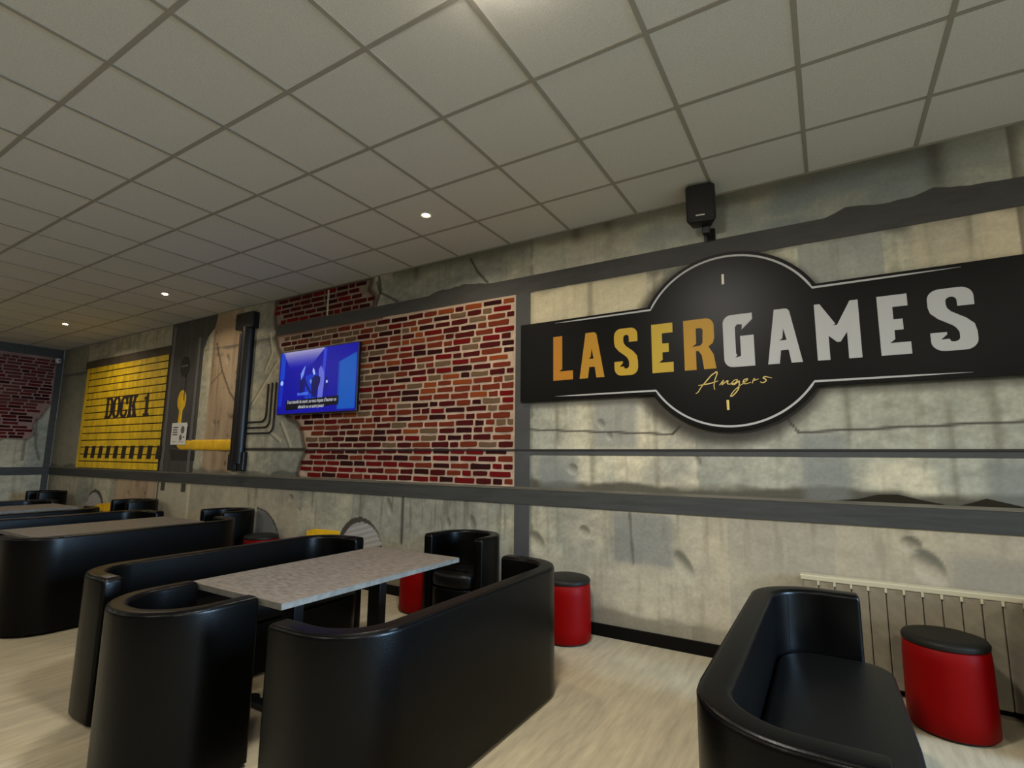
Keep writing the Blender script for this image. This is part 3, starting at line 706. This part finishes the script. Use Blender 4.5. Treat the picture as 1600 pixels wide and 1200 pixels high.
# C. loudspeaker
sp_o = empty('loudspeaker', (-.665, YW, 2.985), 'small black loudspeaker on a bracket under the ceiling above the sign', 'speaker')
bm = bmesh.new(); add_box(bm, -.10, .10, -.085, .085, 0, .27, .022, 3)
for v in bm.verts:
    if v.co.y > 0: v.co.x *= .72
c_ = link('cabinet', from_bm(bm, 'cabinet'), M['spk'], sp_o, smooth=40); c_.location = (-.015, -.16, .03); c_.rotation_euler = (math.radians(6), 0, math.radians(9))
g_ = box('grille', -.088, .088, -.094, -.085, .016, .254, M['grille'], sp_o, bev=.004); g_.location = c_.location; g_.rotation_euler = c_.rotation_euler
l_ = box('badge', -.035, .025, -.097, -.0935, .036, .046, M['chrome'], sp_o, bev=.001); l_.location = c_.location; l_.rotation_euler = c_.rotation_euler
bm = bmesh.new(); add_box(bm, -.03, .05, -.012, -.001, -.045, .05, .003); add_cyl(bm, (.01, -.06, -.01), .016, .12, 'Y', 14); add_box(bm, -.02, .035, -.14, -.10, -.03, .045, .006)
link('bracket', from_bm(bm, 'bracket'), M['spk'], sp_o)

# D. notice sheet
nt_ = empty('notice_sheet', (-7.925, YW-.0255, 1.62), 'white printed notice sheet taped over the yellow painted pipe', 'notice')
bm = bmesh.new(); add_box(bm, -.205, .205, -.001, .001, -.155, .155)
me = from_bm(bm, 'sheet'); link('sheet', me, M['paper'], nt_)
for k in range(4): box('text_line', -.165, -.165+(.135, .12, .13, .13)[k], -.0018, -.001, .082-.034*k, .100-.034*k, M['ink'], nt_)
for (cx, cz, a, b_) in ((.10, .055, .05, .055), (.06, -.055, .036, .044), (.145, -.05, .02, .016)):
    prism_xz('picture_blob', [ellipse(cx, cz, a, b_, 16)], -.001, .0008, M['ink'], nt_)
box('text_line', -.165, -.06, -.0018, -.001, -.118, -.112, M['ink'], nt_); box('text_line', .0, .15, -.0018, -.001, -.118, -.112, M['ink'], nt_)
for k in (-.17, .17): box('adhesive_pad', k-.015, k+.015, .001, .020, .10, .13, M['paper'], nt_)

# E. sensor in the corner
sn = empty('corner_camera', (XL+.09, YW-.12, 3.06), 'tiny white security camera in the far corner under the ceiling', 'camera')
bm = bmesh.new(); add_lathe(bm, [(.012, -.05), (.035, -.04), (.045, -.01), (.045, .03), (.02, .05)], 18); link('dome', from_bm(bm, 'dome'), M['cam_w'], sn, smooth=50)
bm = bmesh.new(); add_cyl(bm, (.05, 0, 0), .014, .02, 'X', 14); link('lens', from_bm(bm, 'lens'), M['tvblack'], sn)
bm = bmesh.new(); add_cyl(bm, (-.055, 0, .03), .012, .07, 'X', 10); link('mount', from_bm(bm, 'mount'), M['cam_w'], sn)

# F. radiator
RX0, RX1, RY1, RZ0, RZ1 = -.19, 1.33, YW-.02, .045, .605
rad = empty('radiator', (RX0, YW, 0), 'low panelled radiator with a cream top rail under the ledge beside the red pouf', 'radiator')
nsec = 18; pw = (RX1-RX0)/nsec
bm = bmesh.new(); add_box(bm, pw*0+.0015, pw-.0015, -.085, -.03, RZ0, RZ1-.012, .006, 2); sec = from_bm(bm, 'section'); sec.materials.append(M['rad'])
for k in range(nsec):
    o = bpy.data.objects.new('section', sec); S.collection.objects.link(o); o.parent = rad; o.location = (pw*k, 0, 0)
bm = bmesh.new(); add_box(bm, -.012, RX1-RX0+.01, -.092, -.022, RZ1-.012, RZ1+.020, .006, 2)
for k in range(nsec): add_box(bm, pw*(k+1)-.006, pw*(k+1)+.006, -.094, -.084, RZ1-.034, RZ1-.010)
link('top_rail', from_bm(bm, 'top_rail'), M['rad_top'], rad)
box('back_panel', .002, RX1-RX0-.002, -.034, -.020, RZ0+.01, RZ1-.02, M['line'], rad)
for x in (.15, RX1-RX0-.15): box('wall_bracket', x, x+.03, -.025, -.001, .15, .5, M['blackmetal'], rad)
for x in (.10, RX1-RX0-.10): box('foot', x, x+.03, -.07, -.045, 0, RZ0+.01, M['rad'], rad)

# ------------------------------------------------------------------ seating
def shell_path(L, D, t, rc, n=10):
    """centre line of a U: back along y at x=0 side, arms pointing to +x. returns list of (x,y)"""
    h = L/2-t/2; c = rc-t/2
    x0 = t/2
    pts = [(D, -h), (x0+c+.02, -h)]
    pts += [(x0+c-c*math.sin(math.pi/2*i/n), -h+c-c*math.cos(math.pi/2*i/n)) for i in range(n+1)]
    pts += [(x0, -h+c+(2*h-2*c)*k/6) for k in range(1, 6)]
    pts += [(x0+c-c*math.cos(math.pi/2*i/n), h-c+c*math.sin(math.pi/2*i/n)) for i in range(n+1)]
    pts += [(x0+c+.02, h), (D, h)]
    return pts
def shell_mesh(path, t, z0, z1, rt=.020):
    prof = [(-t/2, z0), (-t/2, z1-.16), (-t/2, z1-rt)]
    for i in range(1, 6):
        a = math.pi/2*i/6; prof.append((-t/2+rt*(1-math.cos(a)), z1-rt+rt*math.sin(a)))
    prof += [(-t/2+rt, z1), (t/2-rt, z1)]
    for i in range(1, 6):
        a = math.pi/2*i/6; prof.append((t/2-rt+rt*math.sin(a), z1-rt+rt*math.cos(a)))
    prof += [(t/2, z1-rt), (t/2, z1-.16), (t/2, z0)]
    bm = bmesh.new(); rings = []; P = [Vector(p) for p in path]
    def ring(p, n, k, dx): 
        return [bm.verts.new((p.x+n.x*o*k+dx.x, p.y+n.y*o*k+dx.y, z0+(z-z0)*(1 if k == 1 else (1-(1-k)*.12)))) for o, z in prof]
    N = len(P)
    for i in range(N):
        tn = (P[min(i+1, N-1)]-P[max(i-1, 0)]).normalized(); n = Vector((-tn.y, tn.x))
        if i == 0: rings.append(ring(P[i], n, .72, -tn*.016)); rings.append(ring(P[i], n, .93, -tn*.010))
        rings.append(ring(P[i], n, 1, Vector((0, 0))))
        if i == N-1: rings.append(ring(P[i], n, .93, tn*.010)); rings.append(ring(P[i], n, .72, tn*.016))
    m = len(prof)
    for A, B in zip(rings, rings[1:]):
        for k in range(m): bm.faces.new((A[k], A[(k+1) % m], B[(k+1) % m], B[k]))
    bm.faces.new(rings[0]); bm.faces.new(rings[-1])
    return from_bm(bm, 'shell')
def seat_outline(L, D, t, rc, Df, n=8):
    h = L/2-t-.002; c = max(rc-t, .06); xb = t+.002; cf_ = min(.11, h*.6)
    p = [(xb+c-c*math.cos(math.pi/2*(1-i/n))*1.0, 0) for i in range(0)]
    p += [(xb+c-c*math.sin(math.pi/2*i/n), -h+c-c*math.cos(math.pi/2*i/n)) for i in range(n+1)]
    p += [(xb+c-c*math.cos(math.pi/2*i/n), h-c+c*math.sin(math.pi/2*i/n)) for i in range(n+1)]
    p += [(D-.02, h)]
    p += [(Df-cf_*.9+cf_*.9*math.sin(math.pi/2*i/n)-.02*(1-i/n), h-cf_+cf_*math.cos(math.pi/2*i/n)) for i in range(n+1)]
    p += [(Df+.012, 0)]
    p += [(Df-cf_*.9+cf_*.9*math.cos(math.pi/2*i/n)-.02*i/n, -h+cf_-cf_*math.sin(math.pi/2*i/n)) for i in range(n+1)]
    p += [(D-.02, -h)]
    return p
def slab_mesh(outline, z0, z1, r, name, crown=0.0):
    bm = bmesh.new(); cx = sum(p[0] for p in outline)/len(outline); cy = sum(p[1] for p in outline)/len(outline); n = len(outline)
    def inset(d):
        out = []
        for i in range(n):
            a = Vector(outline[i-1]); b = Vector(outline[i]); c = Vector(outline[(i+1) % n])
            t = (c-a).normalized(); nn = Vector((-t.y, t.x))
            if nn.dot(Vector((cx, cy))-b) < 0: nn = -nn
            out.append(b+nn*d)
        return out
    rings = []
    lv = [(0, z0)]+[(r*(1-math.cos(math.pi/2*i/5)), z1-r+r*math.sin(math.pi/2*i/5)) for i in range(6)]+[(r*1.8, z1+crown*.5), (r*3, z1+crown)]
    if z1-z0 < .2: lv = [(r*.6, z0), (0, z0+r*.6)]+lv[1:]
    for d, z in lv: rings.append([bm.verts.new((p.x, p.y, z)) for p in inset(d)])
    for A, B in zip(rings, rings[1:]):
        for k in range(n): bm.faces.new((A[k], A[(k+1) % n], B[(k+1) % n], B[k]))
    bm.faces.new(rings[0]); bm.faces.new(rings[-1])
    return from_bm(bm, name)
def rim_pts(path, t, off, z): 
    P = [Vector(p) for p in path]; N = len(P); out = []
    for i in range(N):
        tn = (P[min(i+1, N-1)]-P[max(i-1, 0)]).normalized(); n = Vector((-tn.y, tn.x)); q = P[i]+n*off
        out.append((q.x, q.y, z))
    return out
def seam_meshes(path, t, z0, z1, idx):
    """vertical stitched seams on the inside of the shell at given path indices"""
    P = [Vector(p) for p in path]; out = []
    for i in idx:
        tn = (P[i+1]-P[i-1]).normalized(); n = Vector((-tn.y, tn.x))
        bm = bmesh.new(); c = P[i]-n*(t/2); a = math.atan2(tn.y, tn.x)
        bmesh.ops.create_cube(bm, size=1, matrix=Matrix.Translation((c.x, c.y, (.43+z1-.02)/2)) @ Matrix.Rotation(a, 4, 'Z') @ Matrix.Diagonal((.005, .003, z1-.02-.43, 1)))
        out.append(('seam', from_bm(bm, 'seam')))
    return out
def build_seat_kind(L, D, t, rc, Df, hgt, seath):
    path = shell_path(L, D, t, rc)
    ol = seat_outline(L, D, t, rc, Df)
    parts = [('shell', shell_mesh(path, t, .02, hgt)), ('seat_base', slab_mesh(ol, .02, seath-.115, .004, 'seat_base')),
             ('seat_cushion', slab_mesh(ol, seath-.11, seath, .028, 'seat_cushion', .008)),
             ('piping', tube_mesh('piping', rim_pts(path, t, t/2-.008, hgt-.006), .004, 6))]
    parts += seam_meshes(path, t, .02, hgt, [7, len(path)-8] if L > 1 else [])
    for k, me in parts:
        me.materials.append(M['leather_seat'] if k == 'seat_cushion' else M['leather'])
        me.polygons.foreach_set('use_smooth', [True]*len(me.polygons)); me.set_sharp_from_angle(angle=math.radians(50))
    for sx in (.10, D-.03):
        for sy in (-(L/2-.06)*.9, (L/2-.06)*.9):
            bm = bmesh.new(); add_cyl(bm, (sx, sy, .011), .022, .022, 'Z', 10)
            me = from_bm(bm, 'glide_foot'); me.materials.append(M['blackmetal']); parts.append(('glide_foot', me))
    return parts
SOFA = build_seat_kind(1.73, .43, .095, .28, .55, .70, .42)
TUB = build_seat_kind(.58, .44, .08, .28, .505, .70, .42)
def seatthing(kind, name, loc, rz, label, cat, group):
    t = empty(name, loc, label, cat, rz, group)
    for k, me in kind:
        o = bpy.data.objects.new(k, me); S.collection.objects.link(o); o.parent = t
    return t
PI = math.pi
def sofa(xback, y0, face, label, L=1.73, rot=0):
    # face +1: opens towards +x (back at xback, low side), -1: opens towards -x
    return seatthing(SOFA, 'sofa', (xback, y0+L/2, 0), (0 if face > 0 else PI)+rot, label, 'sofa', 'black tub-style sofas')
sofa(-1.40, 1.28, -1, 'black leather sofa in the middle foreground, its back to the red pouf')
sofa(-3.60, 1.26, 1, 'black leather sofa left of the nearest table, facing the foreground sofa')
sofa(-5.00, 1.44, -1, 'black leather sofa with its plain back across the aisle, second table behind it')
sofa(-6.82, 1.33, 1, 'black leather sofa on the far side of the second table')
sofa(-7.28, 1.15, -1, 'black leather sofa mostly hidden, back to back, before the third table')
sofa(-9.35, 1.22, 1, 'farthest black leather sofa whose rim shows beyond the third table')
sofa(-.365, 1.375, 1, 'black leather sofa at lower right with its open seat beside the radiator')
def tub(x, y, rz, label):  # rz: direction the seat opens to; x,y = centre of the back
    return seatthing(TUB, 'tub_chair', (x, y, 0), rz, label, 'armchair', 'black tub armchairs at the table ends')
tub(-2.51, 1.045, PI/2, 'black leather tub armchair in the foreground at the near end of the nearest table')
tub(-2.62, 3.865, -PI/2, 'black leather tub armchair against the wall at the far end of the nearest table')
tub(-5.98, 3.84, -PI/2-.10, 'black tub armchair against the wall behind the second table')
tub(-8.25, 3.84, -PI/2-.05, 'black tub armchair against the wall behind the third table')
tub(-11.25, 3.80, -PI/2, 'black tub armchair near the far corner of the room')
tub(1.08, 3.795, -PI/2, 'black tub armchair cut off by the right edge, in front of the radiator')
tub(-11.6, 2.9, -PI/2+.3, 'small dark tub armchair at the left edge, beyond the farthest sofa')

# tables
def table_meshes(w, l, z, th=.028):
    me = {}
    bm = bmesh.new(); add_box(bm, -w/2+.001, w/2-.001, -l/2+.001, l/2-.001, z-.003, z, .001, 1); me['table_top'] = from_bm(bm, 'table_top'); me['table_top'].materials.append(M['laminate'])
    bm = bmesh.new(); add_box(bm, -w/2, w/2, -l/2, l/2, z-th, z-.003); me['edge_band'] = from_bm(bm, 'edge_band'); me['edge_band'].materials.append(M['lam_edge'])
    return me
TW, TL, TZ = .745, 1.28, .685
TM = table_meshes(TW, TL, TZ)
bm = bmesh.new(); add_box(bm, -.05, .05, -.03, .03, .03, TZ-.04, .006); col_me = from_bm(bm, 'column'); col_me.materials.append(M['blackmetal'])
bm = bmesh.new(); add_box(bm, -.31, .31, -.035, .035, 0, .03, .01); add_cyl(bm, (-.30, 0, .017), .045, .034, 'Z', 16); add_cyl(bm, (.30, 0, .017), .045, .034, 'Z', 16); foot_me = from_bm(bm, 'foot'); foot_me.materials.append(M['blackmetal'])
bm = bmesh.new(); add_box(bm, -.28, .28, -.04, .04, TZ-.042, TZ-.028); arm_me = from_bm(bm, 'support'); arm_me.materials.append(M['blackmetal'])
def table(x, y, rz, label, legx=0):
    t = empty('table', (x, y, 0), label, 'table', rz, 'grey stone-look tables between the sofas')
    for k, me in TM.items():
        o = bpy.data.objects.new(k, me); S.collection.objects.link(o); o.parent = t
    for s in (-1, 1):
        for nm, me in (('column', col_me), ('foot', foot_me), ('support', arm_me)):
            o = bpy.data.objects.new(nm, me); S.collection.objects.link(o); o.parent = t; o.location = (legx, s*.30, 0)
            if legx and nm == 'foot': o.scale = (.55, 1, 1); o.location.x -= .10
            if legx and nm == 'support': o.scale = (.9, 1, 1); o.location.x -= legx*.9
table(-2.452, 2.150, 0, 'grey stone-look table in the foreground, nearest of the tables')
table(-5.60, 2.24, 0, 'second grey table, seen over the plain sofa back across the aisle', -.10)
table(-8.21, 2.15, 0, 'third grey table, thin strip at the far left', 0)

# poufs
def pouf_meshes():
    me = {}
    bm = bmesh.new(); add_lathe(bm, [(.176, .012), (.183, .02), (.184, .10), (.182, .34), (.178, .405), (.172, .412)], 40); me['red_body'] = from_bm(bm, 'red_body'); me['red_body'].materials.append(M['red'])
    bm = bmesh.new(); add_lathe(bm, [(.165, .412), (.179, .414), (.181, .430), (.172, .444), (.14, .453), (.05, .456), (.01, .457)], 40); me['top_cushion'] = from_bm(bm, 'top_cushion'); me['top_cushion'].materials.append(M['black_top'])
    bm = bmesh.new(); add_cyl(bm, (0, 0, .006), .165, .012, 'Z', 32); me['base_disc'] = from_bm(bm, 'base_disc'); me['base_disc'].materials.append(M['blackmetal'])
    for k in me: me[k].polygons.foreach_set('use_smooth', [True]*len(me[k].polygons)); me[k].set_sharp_from_angle(angle=math.radians(50))
    return me
PM = pouf_meshes()
def pouf(x, y, label):
    t = empty('pouf', (x, y, 0), label, 'pouf', random.uniform(0, 6), 'round red poufs with black tops')
    for k, me in PM.items():
        o = bpy.data.objects.new(k, me); S.collection.objects.link(o); o.parent = t
pouf(.445, 3.56, 'round red pouf with black top in front of the radiator')
pouf(-1.75, 3.69, 'round red pouf with black top standing at the wall behind the foreground sofa')
pouf(-3.16, 3.68, 'red pouf half hidden under the nearest table, left of the wall armchair')
pouf(-5.48, 3.66, 'red pouf of which only a sliver shows beside the second wall armchair')

# ------------------------------------------------------------------ ceiling lamps
def downlight(x, y, label, power, group='recessed ceiling spots'):
    t = empty('ceiling_spot', (x, y, H+.004), label, 'lamp', 0, group)
    bm = bmesh.new(); add_lathe(bm, [(.030, -.006), (.045, -.008), (.052, -.002), (.052, .004), (.030, .004)], 28)
    link('trim_ring', from_bm(bm, 'trim_ring'), M['lamp_w'], t, smooth=40)
    bm = bmesh.new(); add_lathe(bm, [(.026, -.010), (.029, -.007), (.030, -.001)], 24); link('bulb', from_bm(bm, 'bulb'), M['lampwhite'], t, smooth=60)
    l = area('spot_light', (0, 0, -.014), .07, power, WARM, (0, 0, 0), disk=True, spread=150); l.parent = t
for x, y, lb in ((-2.704, 3.062, 'recessed ceiling spot with a warm glow, largest of the three lit spots in view'), (-6.904, 3.062, 'middle lit ceiling spot, above the dark pipe'), (-9.904, 3.062, 'farthest lit ceiling spot, near the end wall')):
    downlight(x, y, lb, DL_POWER)
drum_mat = mat('drum_glow', (240, 235, 220), .6, emit=(255, 240, 216), estr=18.0)
def drum(x, y, label, power, group=None):
    t = empty('drum_lamp', (x, y, H), label, 'lamp', 0, group)
    bm = bmesh.new(); add_lathe(bm, [(.15, -.075), (.165, -.06), (.17, -.012), (.17, 0)], 32); link('diffuser', from_bm(bm, 'diffuser'), drum_mat, t, smooth=50)
    bm = bmesh.new(); add_lathe(bm, [(.176, -.014), (.18, -.010), (.18, .003), (.17, .003)], 32); link('rim', from_bm(bm, 'rim'), M['lamp_w'], t, smooth=50)
    l = area('drum_light', (0, 0, -.08), .34, power, SOFT, (0, 0, 0), disk=True, spread=180); l.parent = t
drum(-.95, 1.36, 'round surface-mounted ceiling lamp above the foreground tables', DRUM_POWER*1.5)
for x, y, k, lb in ((2.7, .6, .8, 'added fill lamp near the window wall'), (-4.2, -.4, .4, 'added fill lamp left of the camera'), (-8.6, .2, .3, 'added fill lamp over the far table aisle'),
                    (1.2, -1.2, 1.2, 'added fill lamp just behind the camera'), (-1.9, -1.7, .65, 'added fill lamp behind the foreground armchair'),
                    (-6.6, -2.6, .2, 'dim added fill lamp near the plain front wall'), (-10.6, -1.6, .2, 'dim added fill lamp near the brick end wall')):
    drum(x, y, lb, DRUM_POWER*k, 'added fill lamps out of view')  # unseen drums added as soft fill for walls, floor and ceiling
